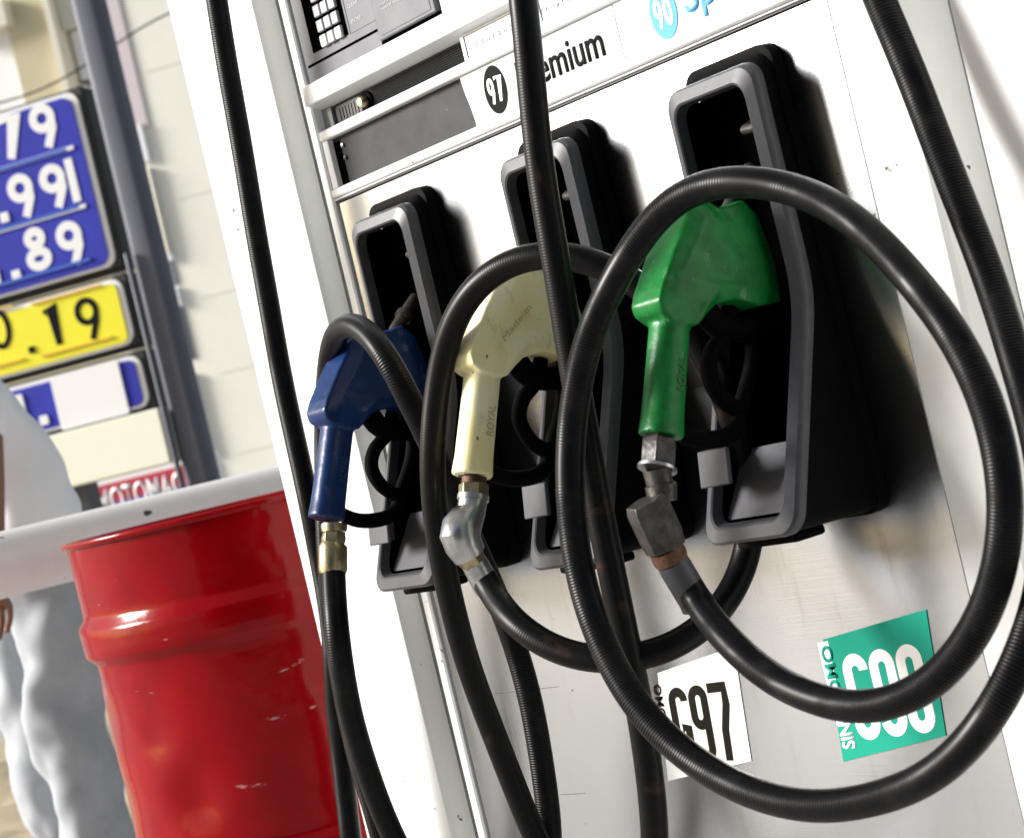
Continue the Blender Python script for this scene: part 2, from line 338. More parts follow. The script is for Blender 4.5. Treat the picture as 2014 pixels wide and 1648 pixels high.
# left frame stile, channel, right frame strip as extruded horizontal profiles
def extrude_profile(pts,z0,z1,name,m,**k):
    mb=MB(); mb.prism([(x,y,0) for x,y in pts],(0,0,z0),(0,0,z1)); return dch(mb.build(name,m,smooth=True,angle=30,**k))
extrude_profile([(-.2560,.03),(-.2560,-.003),(-.2545,-.005),(-.2425,-.005),(-.2400,-.003),(-.2400,.03)],ZB,ZT-.02,'frame_stile',M['white'])
extrude_profile([(-.3070,.080),(-.3070,.026),(-.2565,.026),(-.2565,.080)],ZB,ZT-.02,'side_channel',M['groove'])
pr=[(-.5130,.080),(-.5130,.002),(-.5100,-.006),(-.5020,-.010),(-.3180,-.010),(-.3110,-.007),(-.3075,.001),(-.3075,.080)]
extrude_profile(pr,ZB,ZT+.03,'corner_column',M['white'])
pr=[(.5985,.080),(.5985,-.002),(.600,-.0035),(.658,-.0035),(.664,-.002),(.668,.003),(.668,.080)]
extrude_profile(pr,ZB,ZT-.02,'frame_strip',M['white'])
extrude_profile([(.6685,.080),(.6685,.0755),(.7525,.0755),(.7525,.080)],ZB,ZT-.02,'side_channel',M['groove'])
extrude_profile([(.753,.080),(.753,-.030),(.757,-.038),(.765,-.040),(.900,-.040),(.915,-.036),(.925,-.024),(.925,.080)],ZB,ZT+.03,'corner_column',M['white'])
dch(MB().box(.597,.5985,.002,.02,ZB+.08,1.23).build('door_gap',M['steeldark']))
# base plinth
dch(MB().box(-.2395,.597,-.004,.02,ZB,ZB+.078).build('plinth',M['darkgrey']))
# ---- trims above the steel door
def trim(x0,x1,z0,z1,yf,name='trim_rail',m='white',bv=.002): return dch(MB().box(x0,x1,yf,.033,z0,z1).build(name,M[m],bevel=bv))
dch(MB().box(-.2395,.597,-.0015,.02,1.2152,1.2166).build('door_gap',M['steeldark']))
trim(-.2395,.5975,1.2170,1.2192,-.004)
dch(MB().box(-.2395,.597,.0,.02,1.2194,1.2202).build('door_gap',M['steeldark']))
trim(-.2395,.5975,1.2204,1.2312,-.006,bv=.003)
trim(-.2395,.5975,1.2915,1.3040,-.005,bv=.003)
# large upper rail with slanted underside
mb=MB(); mb.prism([(0,-.013,1.3375),(0,-.014,1.3395),(0,-.013,1.3600),(0,-.010,1.3625),(0,.033,1.3625),(0,.033,1.3310),(0,.011,1.3310)],(-.2396,0,0),(.5976,0,0)); dch(mb.build('upper_rail',M['white'],bevel=.001))
# ribbed strip
mb=MB().box(-.2195,.0655,.0125,.033,1.3042,1.3308)
for i in range(9):
    z=1.3062+i*.0026; mb.prism([(0,.0125,z),(0,.0100,z+.0009),(0,.0125,z+.0018)],(-.13,0,0),(.0655,0,0))
rb=dch(mb.build('ribbed_strip',M['darkgrey']))
dch(MB().box(-.2394,-.2197,.009,.033,1.3042,1.3308).build('end_block',M['groove']))
mb=MB(); FC.rect(mb,-.2100,-.1560,1.3062,1.3270,-.012,-.0095,.004)
for i in range(7): FC.rect(mb,-.205+i*.0066,-.202+i*.0066,1.309+.001*(i%2),1.3235,-.0095,-.0085)
dch(mb.build('vent_plate',M['steeldark']))
mb=MB(); tube(mb,[(-.1440,.011,1.3166),(-.1440,.001,1.3166),(-.1440,-.001,1.3166)],[.0068,.0068,.005],20); dch(mb.build('lock_cylinder',M['brass'],smooth=True))
mb=MB(); tube(mb,[(-.1440,.0115,1.3166),(-.1440,.0085,1.3166)],[.0120,.0120],24); dch(mb.build('lock_rosette',M['trig'],smooth=True))
# grey brand strip with two screws
gs=dch(MB().box(-.2394,.0555,.007,.033,1.2314,1.2913).build('grey_strip',M['darkgrey']))
dch(MB().box(-.2394,-.2270,-.002,.0068,1.2314,1.2913).build('strip_edge',M['white'],bevel=.001))
dch(MB().box(-.2268,-.2140,.0055,.0068,1.2320,1.2860).build('strip_slot',M['blackin']))
for x,z in ((-.2085,1.2795),(-.2085,1.2640)):
    mb=MB(); tube(mb,[(x,.007,z),(x,.0045,z),(x,.004,z)],[.0028,.0028,.0018],14); dch(mb.build('screw',M['chrome'] if z>1.27 else M['gun'],smooth=True))
# grade light boxes
def lightbox(x0,x1,txt,num,m,ox,tx0,tx1,tz0,tz1,curve=False):
    mb=MB()
    pts=rrect(x0,x1,1.2316,1.2912,0)
    if curve: pts=[(x1,1.2316),(x1,1.2912),(x0-.004,1.2912)]+[(x0-.004+.009*math.sin(math.pi/2*i/8)**2*1.0+.0,1.2912-.0596*i/8) for i in range(1,9)]
    FC.poly(mb,pts,-.03,-.0005); b=dch(mb.build('grade_light_box',M['paleg' if curve else 'paleb']))
    g=MB(); ov=[(ox+.0190*math.cos(q),1.2612+.0268*math.sin(q)) for q in [2*math.pi*i/48 for i in range(48)]]
    FC.poly(g,ov,-.0005,.0003); e=g.build('grade_roundel',M[m],parent=b)
    g=MB(); 
    draw(g,FC,'9',ox-.0128,1.2465,.0118,.0290,.0042,.0003,.0007)
    draw(g,FC,'7' if num=='97' else '0',ox+.0010,1.2465,.0118,.0290,.0042,.0003,.0007)
    g.build('grade_number',M['lightbox'],parent=b)
    text(FC,txt,tx0,tx1,tz0,tz1,.0002,M['ink' if m=='ink' else m],'grade_lettering',b,bold=.012)
    return b
b=lightbox(.0560,.3190,'Premium','97','ink',.1085,.1495,.2940,1.2455,1.2790,True)
b=lightbox(.3202,.5970,'Special','90','lblue',.3890,.4195,.5480,1.2400,1.2800)
dch(MB().box(.3190,.3202,.0012,.03,1.2314,1.2913).build('divider',M['groove']))
# credit and cash windows row
def win(x0,x1,txt,t0,t1):
    mb=MB().box(x0,x1,.002,.033,1.3042,1.3374); b=dch(mb.build('payment_window',M['lightbox']))
    mb=MB()
    for (a0,a1,z0,z1) in ((x0+.007,x1-.006,1.3306,1.3313),(x0+.007,x0+.0078,1.307,1.3306),(x0,x1,1.3042,1.3047)): mb.box(a0,a1,.0008,.0022,z0,z1)
    mb.build('window_outline',M['groove'],parent=b)
    n=len(txt)
    for i,ch in enumerate(txt):
        a=t0+(t1-t0)*i/(n-1); text(FC,ch,a-.0026,a+.0026,1.3140,1.3196,-.0018,M['midgrey'],'window_letter',b)
win(.0660,.2000,'contado',.0935,.1560); win(.2015,.5970,'credito',.2030,.2560)
# ---- card reader and keypad
kp=dch(MB().box(-.2394,-.0720,.000,.033,1.3627,1.560).build('card_reader',M['midgrey'],bevel=.0015))
mb=MB().box(-.2320,-.0735,-.0006,.002,1.3832,1.3862); mb.build('card_slot',M['blackin'],parent=kp).matrix_parent_inverse=Matrix()
mb=MB().box(-.2140,-.1345,-.0009,.0018,1.3970,1.548); mb.build('keypad_recess',M['blackin'],parent=kp)
mb=MB(); FC.rect(mb,-.1300,-.0740,1.3962,1.3966,-.0005,.0006); FC.rect(mb,-.1300,-.1296,1.3962,1.54,-.0005,.0006); mb.build('label_outline',M['steeldark'],parent=kp)
n=0
for r in range(8):
    for c in range(3):
        x=-.1815+c*.0166; z=1.4040+r*.0184; 
        mb=MB(); FC.rect(mb,x-.0068,x+.0068,z-.0072,z+.0072,.0005,.0052,.002)
        k=mb.build('key',M['keyw'] if (r==0 and c!=1) else M['key'],parent=kp,bevel=.0012)
for (t,x0,x1,z) in (('ENTER',-.1230,-.1010,1.4085),('CLEAR',-.1230,-.1010,1.4270),('ENTER',-.1230,-.1010,1.4455)): text(FC,t,x0,x1,z-.0020,z+.0020,.0003,M['key'],'key_lettering',kp)
dp=dch(MB().box(-.0700,.0460,-.0055,.033,1.3690,1.560).build('instruction_panel',M['midgrey'],bevel=.002))
dch(MB().box(-.0700,.0500,-.003,.033,1.3628,1.3688).build('panel_shadow_strip',M['blackin']))  # black strip standing in for the shadow under the raised panel
mb=MB(); FC.rect(mb,-.0640,.0380,1.3742,1.3747,.0050,.0061); FC.rect(mb,.0375,.0380,1.3747,1.55,.0050,.0061); mb.build('label_outline',M['steeldark'],parent=dp)
for (z,x0,x1) in ((1.4020,-.052,-.005),(1.4075,-.054,-.012)): text(FC,'INSERTE TARJETA',x0,x1,z-.0018,z+.0018,.0058,M['key'],'instruction_lettering',dp)
dch(MB().box(.0505,.5970,-.002,.033,1.3627,1.560).build('display_surround',M['white'],bevel=.002))
dch(MB().box(.0800,.5600,-.004,.0,1.3790,1.55).build('display_window',M['midgrey'],bevel=.004))
dch(MB().box(-.2394,.5970,-.002,.033,1.5602,1.93).build('header_panel',M['white'],bevel=.003))
# ---- stickers
def sticker(px,m,grade,ink,side):
    P=[atp(*p,0) for p in px]; TL,TR,BR,BL=P; u=(TL-BL).normalized(); r=(TR-TL+BR-BL).normalized()
    fr=Fr((BL.x,0,BL.z),(r.x,0,r.z),(u.x,0,u.z),(0,-1,0)); W=(TR-TL).length; Hh=(TL-BL).length
    mb=MB(); o=fr.o
    q=[(p-o).dot(fr.r) for p in P]; w_=[(p-o).dot(fr.u) for p in P]
    pts=list(zip(q,w_))[::-1]
    fr.poly(mb,pts,.0004,.0010); st=dch(mb.build('grade_sticker',M[m]))
    g=MB(); x=.20*W; cw=.235*W
    for i,ch in enumerate(grade):
        draw(g,fr,ch,x+i*(cw+.018*W),.15*Hh,cw,.70*Hh,.084*W,.0010,.0013)
    g.build('sticker_number',M[ink],parent=st)
    return st,fr,W,Hh
stA,frA,WA,HA=sticker([(1277,1325),(1430,1303),(1485,1527),(1315,1535)],'stk',['G','N9','N7'],'stkink',0)
text(frA,'SIN PLOMO',.03*WA,.13*WA,.20*HA,.90*HA,.0012,M['stkink'],'sticker_side_text',stA,rot=True,bold=.02)
stB,frB,WB,HB=sticker([(1605,1260),(1812,1225),(1867,1470),(1660,1497)],'teal',['G','N9','N0'],'stk',0)
mb=MB(); frB.poly(mb,[(.003,.30*HB),(.10*WB,.32*HB),(.12*WB,HB-.002),(.002,HB-.002)],.0010,.0011); mb.build('worn_edge',M['stk'],parent=stB)
text(frB,'PLOMO',.035*WB,.14*WB,.36*HB,.95*HB,.0014,M['teal'],'sticker_side_text',stB,rot=True,bold=.03)
text(frB,'SIN',.03*WB,.16*WB,.10*HB,.31*HB,.0012,M['stk'],'sticker_side_text',stB,rot=True,bold=.03)
# ---- nozzle holsters
def prof(z):   # protrusion of the holster front as a function of height
    if z>.985: return .046
    if z>.930: t=(.985-z)/.055; return .046+.010*t*t
    t=(.930-z)/.19; return .056+.078*t
def holster(cx):
    zt,zb=1.176,.744; hw=.0620
    out=rrect(cx-hw,cx+hw,zb,zt,.018,6)
    # densify long sides
    def dens(P):
        Q=[]
        for i in range(len(P)):
            a=P[i]; b=P[(i+1)%len(P)]; k=max(1,int(abs(b[1]-a[1])/.012))
            for j in range(k): Q.append((a[0]+(b[0]-a[0])*j/k,a[1]+(b[1]-a[1])*j/k))
        return Q
    out=dens(out); ccx,ccz=cx,(zt+zb)/2
    def inset(d,dz=None):
        dz=d if dz is None else dz
        return [(ccx+(x-ccx)*(1-d/hw),ccz+(z-ccz)*(1-dz/((zt-zb)/2))) for x,z in out]
    def ring(P,off,pz=None): return [Vector((x,-(prof(z)+off),z)) for x,z in P]
    o0=ring(out,-.012); o1=ring(out,-.006); o2=ring(inset(.0012),-.002); o3=ring(inset(.0035),.0008); o4=ring(inset(.0130,.0150),.0050); o5=ring(inset(.0145,.0170),.0038); o6=ring(inset(.0160,.0185),-.008)
    mb=MB(); mb.rings([o0,o1,o2,o3,o4,o5,o6],cap=False); 
    # body shell from the frame back to the panel, and a back flange
    bo=[Vector((x,-(prof(z)-.011),z)) for x,z in inset(.0015)]
    def back(P,y,up): return [Vector((ccx+(x-ccx)*(1.0 if z<1.1 else .97),y,z+(up if z>1.0 else (-.004 if z<.8 else up*max(0,(z-.8)/.2)))) ) for x,z in P]
    sh=MB(); sh.rings([bo,[v+Vector((0,.006,.0)) for v in bo],back(inset(.003),-.016,.012),back(inset(.0),-.015,.016),back(inset(.0),-.001,.017)],cap=False)
    inn=[Vector((x,-(prof(z)-.010),z)) for x,z in inset(.0159,.0184)]
    it=MB(); it.rings([inn,[Vector((v.x,-.004,v.z)) for v in inn]],cap=False); it.f.append(tuple(range(len(it.v)-len(inn),len(it.v))))
    b=dch(sh.build('nozzle_holster',M['boot'],smooth=True,angle=45))
    it.build('holster_cavity',M['blackin'],parent=b,smooth=True)
    mb.build('holster_frame',M['bootframe'],parent=b,smooth=True,angle=24)
    g=MB(); x0,x1=cx-hw+.020,cx+hw-.0195; z0,z1=zb+.021,.825   # sloping pocket plate
    g.prism([(x0,-(prof(z0)-.012),z0),(x1,-(prof(z0)-.012),z0),(x1,-(prof(z1)-.030),z1),(x0,-(prof(z1)-.030),z1)],(0,0,0),(0,.004,0)); g.build('pocket_plate',M['pocket'],parent=b)
    g=MB(); zc=.800; g.prism([(cx-.044,-.1340,zc),(cx-.004,-.1340,zc),(cx-.004,-.1280,zc+.034),(cx-.044,-.1280,zc+.034)],(0,0,0),(0,.005,0)); 
    g.prism([(cx-.044,-.129,zc),(cx-.040,-.129,zc),(cx-.040,-.123,zc+.034),(cx-.044,-.123,zc+.034)],(0,0,0),(0,.03,0))
    g.build('hook_plate',M['pocket'],parent=b,bevel=.0015)
    g=MB().box(cx-.050,cx+.030,-.100,-.060,zb-.010,zb-.0005); g.build('drain_lip',M['boot'],parent=b,bevel=.003)
    g=MB(); tube(g,[(cx+.01,-.006,1.125),(cx+.01,-.020,1.120),(cx+.035,-.024,1.118)],.005,10); g.build('switch_lever',M['gun'],parent=b,smooth=True)
    return b
HX=[.469,.196,-.101]
for x in HX: holster(x)
# ================================================================ NOZZLES
def nozzle(cx,dy,m,label,cpl,nm,dz=0):
    root=empty('fuel_nozzle',(cx,-.15+dy,.86),label,'fuel nozzle','fuel nozzles hung on the pump')
    def P(y,z,x=0): return Vector((cx+x,y+dy,z+dz))
    mb=MB()
    # head: side outline with thickness per point (y,z,half thickness)
    hd=[(-.106,1.064,.017),(-.119,1.060,.019),(-.156,1.020,.0205),(-.181,.990,.0205),(-.188,.978,.0205),(-.187,.968,.020),(-.178,.959,.019),(-.163,.951,.020),(-.148,.948,.020),(-.138,.955,.021),(-.124,.963,.023),(-.098,.964,.026),(-.070,.953,.026),(-.040,.953,.024),(-.035,.990,.024),(-.045,1.038,.024),(-.060,1.054,.024),(-.076,1.050,.026),(-.091,1.050,.024)]
    
    n=len(hd); A=[P(y,z,h) for y,z,h in hd]; B=[P(y,z,-h) for y,z,h in hd]
    inn=[(-.100+(y+.100)*.74,1.003+(z-1.003)*.68,.0285 if y>-.15 else .0250) for y,z,h in hd]
    A2=[P(y,z,h) for y,z,h in inn]; B2=[P(y,z,-h) for y,z,h in inn]
    k=len(mb.v); mb.v+=[tuple(v) for v in A2+A+B+B2]
    for r in range(3):
        for i in range(n): mb.f.append((k+r*n+i,k+r*n+(i+1)%n,k+(r+1)*n+(i+1)%n,k+(r+1)*n+i))
    mb.f.append(tuple(k+i for i in range(n))); mb.f.append(tuple(k+3*n+i for i in range(n))[::-1])
    # handle: rounded faceted grip
    p0,p1=Vector((0,-.1555,.975)),Vector((0,-.2065,.8585)); ax=(p1-p0).normalized(); sd=Vector((0,ax.z,-ax.y))
    rs=[]
    for t,a,b_ in ((0,.020,.0180),(.15,.0178,.0168),(.5,.0180,.0168),(.85,.0188,.0172),(.965,.0200,.0182),(1,.0200,.0182)):
        c=p0+(p1-p0)*t; ring=[]
        for q in range(20):
            an=2*math.pi*q/20; cs,sn=math.cos(an),math.sin(an); sup=(abs(cs)**2.7+abs(sn)**2.7)**(-1/2.7)
            v=c+sd*(a*cs*sup)+Vector((1,0,0))*(b_*sn*sup); ring.append((cx+v.x,v.y+dy,v.z+dz))
        rs.append(ring)
    mb.rings(rs)
    # raised rib along the top of the cover
    cov=mb.build('nozzle_cover',M[m],smooth=True,angle=180)
    rm=cov.modifiers.new('r','REMESH'); rm.mode='VOXEL'; rm.voxel_size=.0016; rm.use_smooth_shade=True
    sm=cov.modifiers.new('s','SMOOTH'); sm.iterations=12; sm.factor=.5
    child(cov,root)
    # embossed maker word along the grip and seam
    gf=Fr(P(-.228,.872,.0178),(0,-ax.z*-1,ax.y*-1),(0,-ax.y,-ax.z),(1,0,0))
    upv=-ax; rv=Vector((0,-upv.z,upv.y))*-1
    gf=Fr(P(-.1960,.868,.0172),rv,upv,(1,0,0))
    tx=text(gf,'ROYAL',-.006,.003,.028,.060,.0003,M['em_'+m],'embossed_word',rot=True); child(tx,root)
    # lever, guard and hook
    g=MB(); gp=catmull([P(-.195,.866),P(-.165,.848),P(-.130,.843),P(-.108,.850)],.006); tube(g,gp,[.0085]*len(gp),10)
    gp=catmull([P(-.112,.848),P(-.098,.870),P(-.076,.900),P(-.062,.935),P(-.055,.958)],.006); tube(g,gp,.0075,10)
    child(g.build('trigger_guard',M['trig'],smooth=True),root)
    g=MB(); gp=catmull([P(-.085,.958),P(-.100,.936),P(-.122,.921),P(-.131,.902),P(-.124,.880),P(-.104,.862)],.005); tube(g,gp,.0080,12)
    child(g.build('trigger_lever',M['trig'],smooth=True),root)
    g=MB(); gp=[P(-.120,.966,-.0),P(-.105,.944),P(-.075,.936),P(-.045,.940),P(-.03,.960)]; gp=catmull(gp,.008); tube(g,gp,.0125,12)
    child(g.build('valve_body',M['trig'],smooth=True),root)
    g=MB(); gp=catmull([P(-.070,1.035),P(-.050,1.055),P(-.032,1.070),P(-.014,1.084)],.008); tube(g,gp,.0075,14)
    tube(g,[P(-.040,1.063),P(-.034,1.068)],.0105,14); child(g.build('spout',M['gun'],smooth=True),root)
    # couplings
    for k_,(nm2,pts,rad,sides,mt) in enumerate(cpl):
        g=MB(); pp=[atx(px,py,cx) for px,py in pts]; tube(g,pp,rad,sides,phase=.3)
        child(g.build(nm2,M[mt],smooth=True,bevel=.0008 if sides==6 else 0,angle=35),root)
    return root
for k,cc in (('green',(.006,.10,.022)),('yellow',(.50,.44,.25)),('blue',(.012,.04,.14))): M['em_'+k]=mat('embossed_'+k,cc,.5)
nozzle(.469,0,'green','green fuel nozzle with scuffed top hanging in the rightmost holster',[
 ('coupling_nut',[(1299,858),(1297,868),(1294,912),(1293,918)],[.013,.0165,.0165,.0150],6,'gun'),
 ('coupling_ring',[(1293,918),(1292,924)],.0180,20,'chrome'),
 ('swivel_neck',[(1292,924),(1297,950),(1300,955),(1303,985)],[.0130,.0120,.0145,.0130],16,'gun'),
 ('swivel_elbow',[(1268,985),(1275,1000),(1298,1050),(1310,1080)],[.018,.0205,.0205,.0185],6,'gun'),
 ('hose_collar',[(1310,1080),(1318,1096),(1322,1104)],[.016,.0165,.015],14,'rustm'),
 ('hose_ferrule',[(1322,1104),(1330,1118),(1366,1178),(1372,1188)],[.0145,.0150,.0150,.0160],20,'bootframe')],'a')
nozzle(.196,-.013,'yellow','cream yellow fuel nozzle with stained cover hanging in the middle holster',[
 ('collar',[(934,918),(933,938)],.0165,20,'gun'),
 ('inner_pipe',[(933,938),(932,952)],.0125,16,'rustm'),
 ('coupling_nut',[(932,952),(931,975)],[.0155,.0155],6,'brass'),
 ('coupling_ring',[(931,974),(930,984)],.0160,20,'chrome'),
 ('swivel_elbow',[(930,984),(927,1005),(918,1020),(908,1036),(905,1052),(912,1072),(924,1092)],[.0145,.0145,.0175,.0200,.0205,.0190,.0170],20,'chrome'),
 ('swivel_nut',[(920,1088),(926,1098),(934,1110)],[.0150,.0150,.013],6,'brass'),
 ('hose_ferrule',[(932,1106),(938,1116),(958,1152),(962,1160)],[.0130,.0135,.0140,.0130],20,'chrome')],'b')
a=atx(990,668,.2255); b=atx(1052,590,.2255); rv=(b-a).normalized(); nz=[o for o in sc.objects if o.name.startswith('fuel_nozzle')][-1]
mf=Fr(a,rv,Vector((1,0,0)).cross(rv),(1,0,0)); child(text(mf,'Made in',0,(b-a).length*.85,-.003,.0035,.0002,M['em_yellow'],'embossed_word'),nz)
nozzle(-.101,-.004,'blue','dark blue fuel nozzle hanging in the leftmost holster',[
 ('coupling_nut',[(657,1030),(657,1036),(657,1046)],[.0145,.0150,.014],20,'brass'),
 ('swivel_neck',[(657,1046),(656,1060),(656,1074)],[.0130,.0145,.0125],6,'brass'),
 ('hose_ferrule',[(656,1070),(655,1076),(655,1120),(655,1128)],[.0145,.0165,.0165,.0150],12,'brass')],'c',-.014)
# ================================================================ HOSES
def pts(L): return [atp(*p) for p in L]
gx=atx(1366,1178,.473)
g_=[atx(1350,1152,.469),atx(1372,1188,.469)]+pts([(1408,1238,-.24),(1500,1322,-.255),(1600,1374,-.265),(1700,1392,-.27),(1820,1356,-.265),(1918,1255,-.255),(1972,1110,-.245),(1980,950,-.24),(1940,790,-.23),(1850,622,-.22),(1710,460,-.20),(1570,376,-.19),(1430,357,-.20),(1305,412,-.21),(1195,570,-.23),(1137,750,-.25),(1120,950,-.27),(1158,1190,-.29),(1250,1385,-.30),(1400,1520,-.30),(1600,1587,-.30),(1800,1545,-.29),(1935,1430,-.28),(2022,1270,-.25),(2062,1100,-.20),(2050,900,-.155),(1995,700,-.125),(1908,460,-.10),(1808,190,-.085),(1732,0,-.08),(1640,-260,-.07),(1570,-460,-.06)])
tag(hose('fuel_hose',g_,M['hose']),'ribbed black hose coiled in two big rings in front of the green nozzle','hose','fuel hoses of the pump')
y_=[atx(950,1140,.196),atx(962,1160,.196)]+pts([(1000,1215,-.255),(1075,1270,-.25),(1180,1297,-.23),(1300,1284,-.19),(1405,1218,-.13),(1468,1110,-.075),(1480,1000,-.06),(1450,850,-.075),(1390,700,-.095),(1300,590,-.12),(1190,522,-.145),(1130,505,-.16),(1060,502,-.175),(990,522,-.19),(935,565,-.2),(892,635,-.207),(862,750,-.21),(850,900,-.22),(866,1080,-.215),(908,1260,-.2),(970,1440,-.17),(1050,1640,-.14),(1110,1760,-.13),(1190,1840,-.14),(1270,1800,-.17),(1292,1640,-.20),(1265,1430,-.21),(1225,1230,-.215),(1180,1030,-.22),(1152,870,-.22),(1122,690,-.22),(1092,500,-.22),(1062,300,-.215),(1040,100,-.21),(1030,0,-.205),(1000,-250,-.18),(975,-480,-.12)])
tag(hose('fuel_hose',y_,M['hoses']),'smooth worn black hose looping round the cream yellow nozzle and hanging straight down the middle','hose','fuel hoses of the pump')
b_=[atx(655,1116,-.101),atx(655,1128,-.101)]+pts([(662,1230,-.245),(685,1370,-.24),(722,1510,-.22),(775,1648,-.20),(860,1790,-.17),(960,1850,-.14),(1060,1780,-.12),(1082,1648,-.11),(1050,1400,-.10),(985,1190,-.10),(910,1020,-.13),(842,860,-.18),(768,716,-.215),(722,655,-.205),(682,638,-.180),(652,675,-.145),(642,800,-.12),(642,950,-.12),(648,1120,-.13),(664,1300,-.125),(700,1480,-.12),(748,1648,-.11),(780,1790,-.10),(740,1850,-.10),(712,1760,-.10),(692,1648,-.10),(665,1430,-.095),(648,1220,-.09),(618,1040,-.09),(578,850,-.085),(540,660,-.08),(498,420,-.08),(458,190,-.08),(425,0,-.08),(385,-260,-.07),(350,-460,-.06)])
tag(hose('fuel_hose',b_,M['hoseb']),'black braided hose bending over the dark blue nozzle and down the left column','hose','fuel hoses of the pump')
# ================================================================ DRUM
dZ=3.10; dc=CAM+FW*dZ+RT*(-535/f*dZ); R0=.287
dr=empty('oil_drum',(dc.x,dc.y,.13),'glossy red open steel drum with dented rolling hoops beside the white rail','drum')
zt=.879; profd=[(0.13,R0),(.345,R0),(.350,R0+.001),(.358,R0+.010),(.362,R0+.0115),(.396,R0+.0115),(.400,R0+.010),(.408,R0+.001),(.413,R0),
 (.688,R0),(.693,R0+.001),(.702,R0+.010),(.706,R0+.012),(.744,R0+.012),(.749,R0+.0105),(.760,R0+.001),(.766,R0),(zt-.012,R0+.001),(zt-.010,R0+.007),(zt-.003,R0+.009),(zt,R0+.005),(zt-.003,R0-.002),(zt-.02,R0-.003),(.16,R0-.003),(.15,.0)]
mb=MB(); rng=random.Random(5); n=128
dents=[(rng.uniform(0,2*math.pi),rng.uniform(.2,.85),rng.uniform(.002,.007),rng.uniform(.018,.06)) for _ in range(110)]
# refine long wall segments
pd=[]
for i in range(len(profd)-1):
    z0,r0=profd[i]; z1,r1=profd[i+1]; k=max(1,int(abs(z1-z0)/.012)) if r0>.1 and r1>.1 else 1
    for j in range(k): pd.append((z0+(z1-z0)*j/k,r0+(r1-r0)*j/k))
pd.append(profd[-1])
rs=[]
for z,r in pd:
    ring=[]
    for k in range(n):
        q=2*math.pi*k/n; rr_=r
        if r>.1:
            for dq,dz_,da,dw in dents:
                dd=((q-dq+math.pi)%(2*math.pi)-math.pi)*R0; e=(dd*dd+(z-dz_)**2*1.6)/(dw*dw)
                if e<6: rr_-=da*math.exp(-e)
        ring.append((dc.x+rr_*math.cos(q),dc.y+rr_*math.sin(q),z))
    rs.append(ring)
mb.rings(rs,cap=False); db=child(mb.build('drum_body',M['red'],smooth=True,angle=70),dr)
# ================================================================ GUARD RAIL
def pz(u,z,d): return CAM+FW*d+RT*(u/f*d)+UP*(z-CAM.z)
A=pz(-1500,.862,3.62); B=pz(-330,.862,4.05)
gr=empty('guard_rail',(A.x,A.y,0),'thick white painted pipe guard rail running behind the red drum','guard rail')
path=[Vector((A.x,A.y,.0)),Vector((A.x,A.y,.3)),Vector((A.x,A.y,.74))]
dv=(B-A).normalized()
for i in range(1,8):
    q=math.pi/2*i/8; path.append(Vector((A.x,A.y,.74))+dv*(.122*(1-math.cos(q)))+UP*(.122*math.sin(q)))
path+= [A+dv*.122+(B-A)*t for t in (0,.25,.5,.75)]+[B-dv*.122]
for i in range(1,8):
    q=math.pi/2*i/8; path.append(B-dv*.122+dv*(.122*math.sin(q))-UP*(.122*(1-math.cos(q))))
path+=[Vector((B.x,B.y,.74)),Vector((B.x,B.y,.3)),Vector((B.x,B.y,0))]
mb=MB(); tube(mb,path,.062,36); child(mb.build('rail_pipe',M['pipe'],smooth=True,angle=180),gr)
for q in (A,B):
    mb=MB(); mb.box(q.x-.12,q.x+.12,q.y-.12,q.y+.12,.004,.018); child(mb.build('base_plate',M['pipe']),gr)
# ================================================================ PRICE SIGN
ROT=math.radians(18); RT2=RT*math.cos(ROT)-FW*math.sin(ROT); NV=-FW*math.cos(ROT)-RT*math.sin(ROT)
class Bg(Fr):
    def __init__(s,u0,Z):
        s.Z=Z; s.r0=u0/f*Z; p=CAM+FW*Z+RT*s.r0; Fr.__init__(s,(p.x,p.y,CAM.z),RT2,UP,NV)
    def LU(s,u): return (s.Z*u/f-s.r0)/(math.cos(ROT)+math.sin(ROT)*u/f)
    def uv(s,px,py):
        dx,dy=px-1007,py-824; u=dx*CR-dy*SR; v=dx*SR+dy*CR; a=s.LU(u); return (a,-v/f*(s.Z-a*math.sin(ROT)))
sZ=8.0
def SP(u,v): return CAM+FW*sZ+RT*(u/f*sZ)-UP*(v/f*sZ)
k=sZ/f
FS=Bg(-628,sZ); uv=FS.uv; FS.o=FS.o-NV*.08
ps=empty('price_sign',tuple(FS.p(0,0)*1)[:2]+(0,),'tall price sign with blue and yellow digit boards on a slate grey pole','price sign')
def sch(o): return child(o,ps)
mb=MB(); base=FS.p(0,0,0); bx,by=base.x,base.y
PW=.060
mb.prism([(0,0,0)]*0 or [FS.p(a,-CAM.z,b_) for a,b_ in rrect(-PW,PW,-.02,.09,.03,4)],(0,0,0),(0,0,4.6)); sch(mb.build('pole',M['pole'],smooth=True,angle=50))
mb=MB(); FS.rect(mb,-.072,-.05,-CAM.z,1.0,.095,.12); sch(mb.build('pole_conduit',M['pole'],bevel=.01))
aR=FS.LU(-686)-.022; aL=FS.LU(-1190)
def board(v0,v1,mtl,rad=.05,edge=True,m2='sframe'):
    mb=MB(); FS.rect(mb,aL-.06,aR+.045,-v1*k-.018,-v0*k+.018,-.12,.06,.02); fr_=sch(mb.build('sign_box',M['sframe'],bevel=.008))
    mb=MB(); FS.rect(mb,aL-.03,aR+.020,-v1*k-.006,-v0*k+.006,.05,.072,.05); mb.build('sign_rim',M['swhite'],parent=fr_).matrix_parent_inverse=Matrix()
    mb=MB(); FS.rect(mb,aL,aR-.004,-v1*k+.006,-v0*k-.012,.065,.080,rad); p=mb.build('sign_face',M[mtl],parent=fr_)
    return fr_
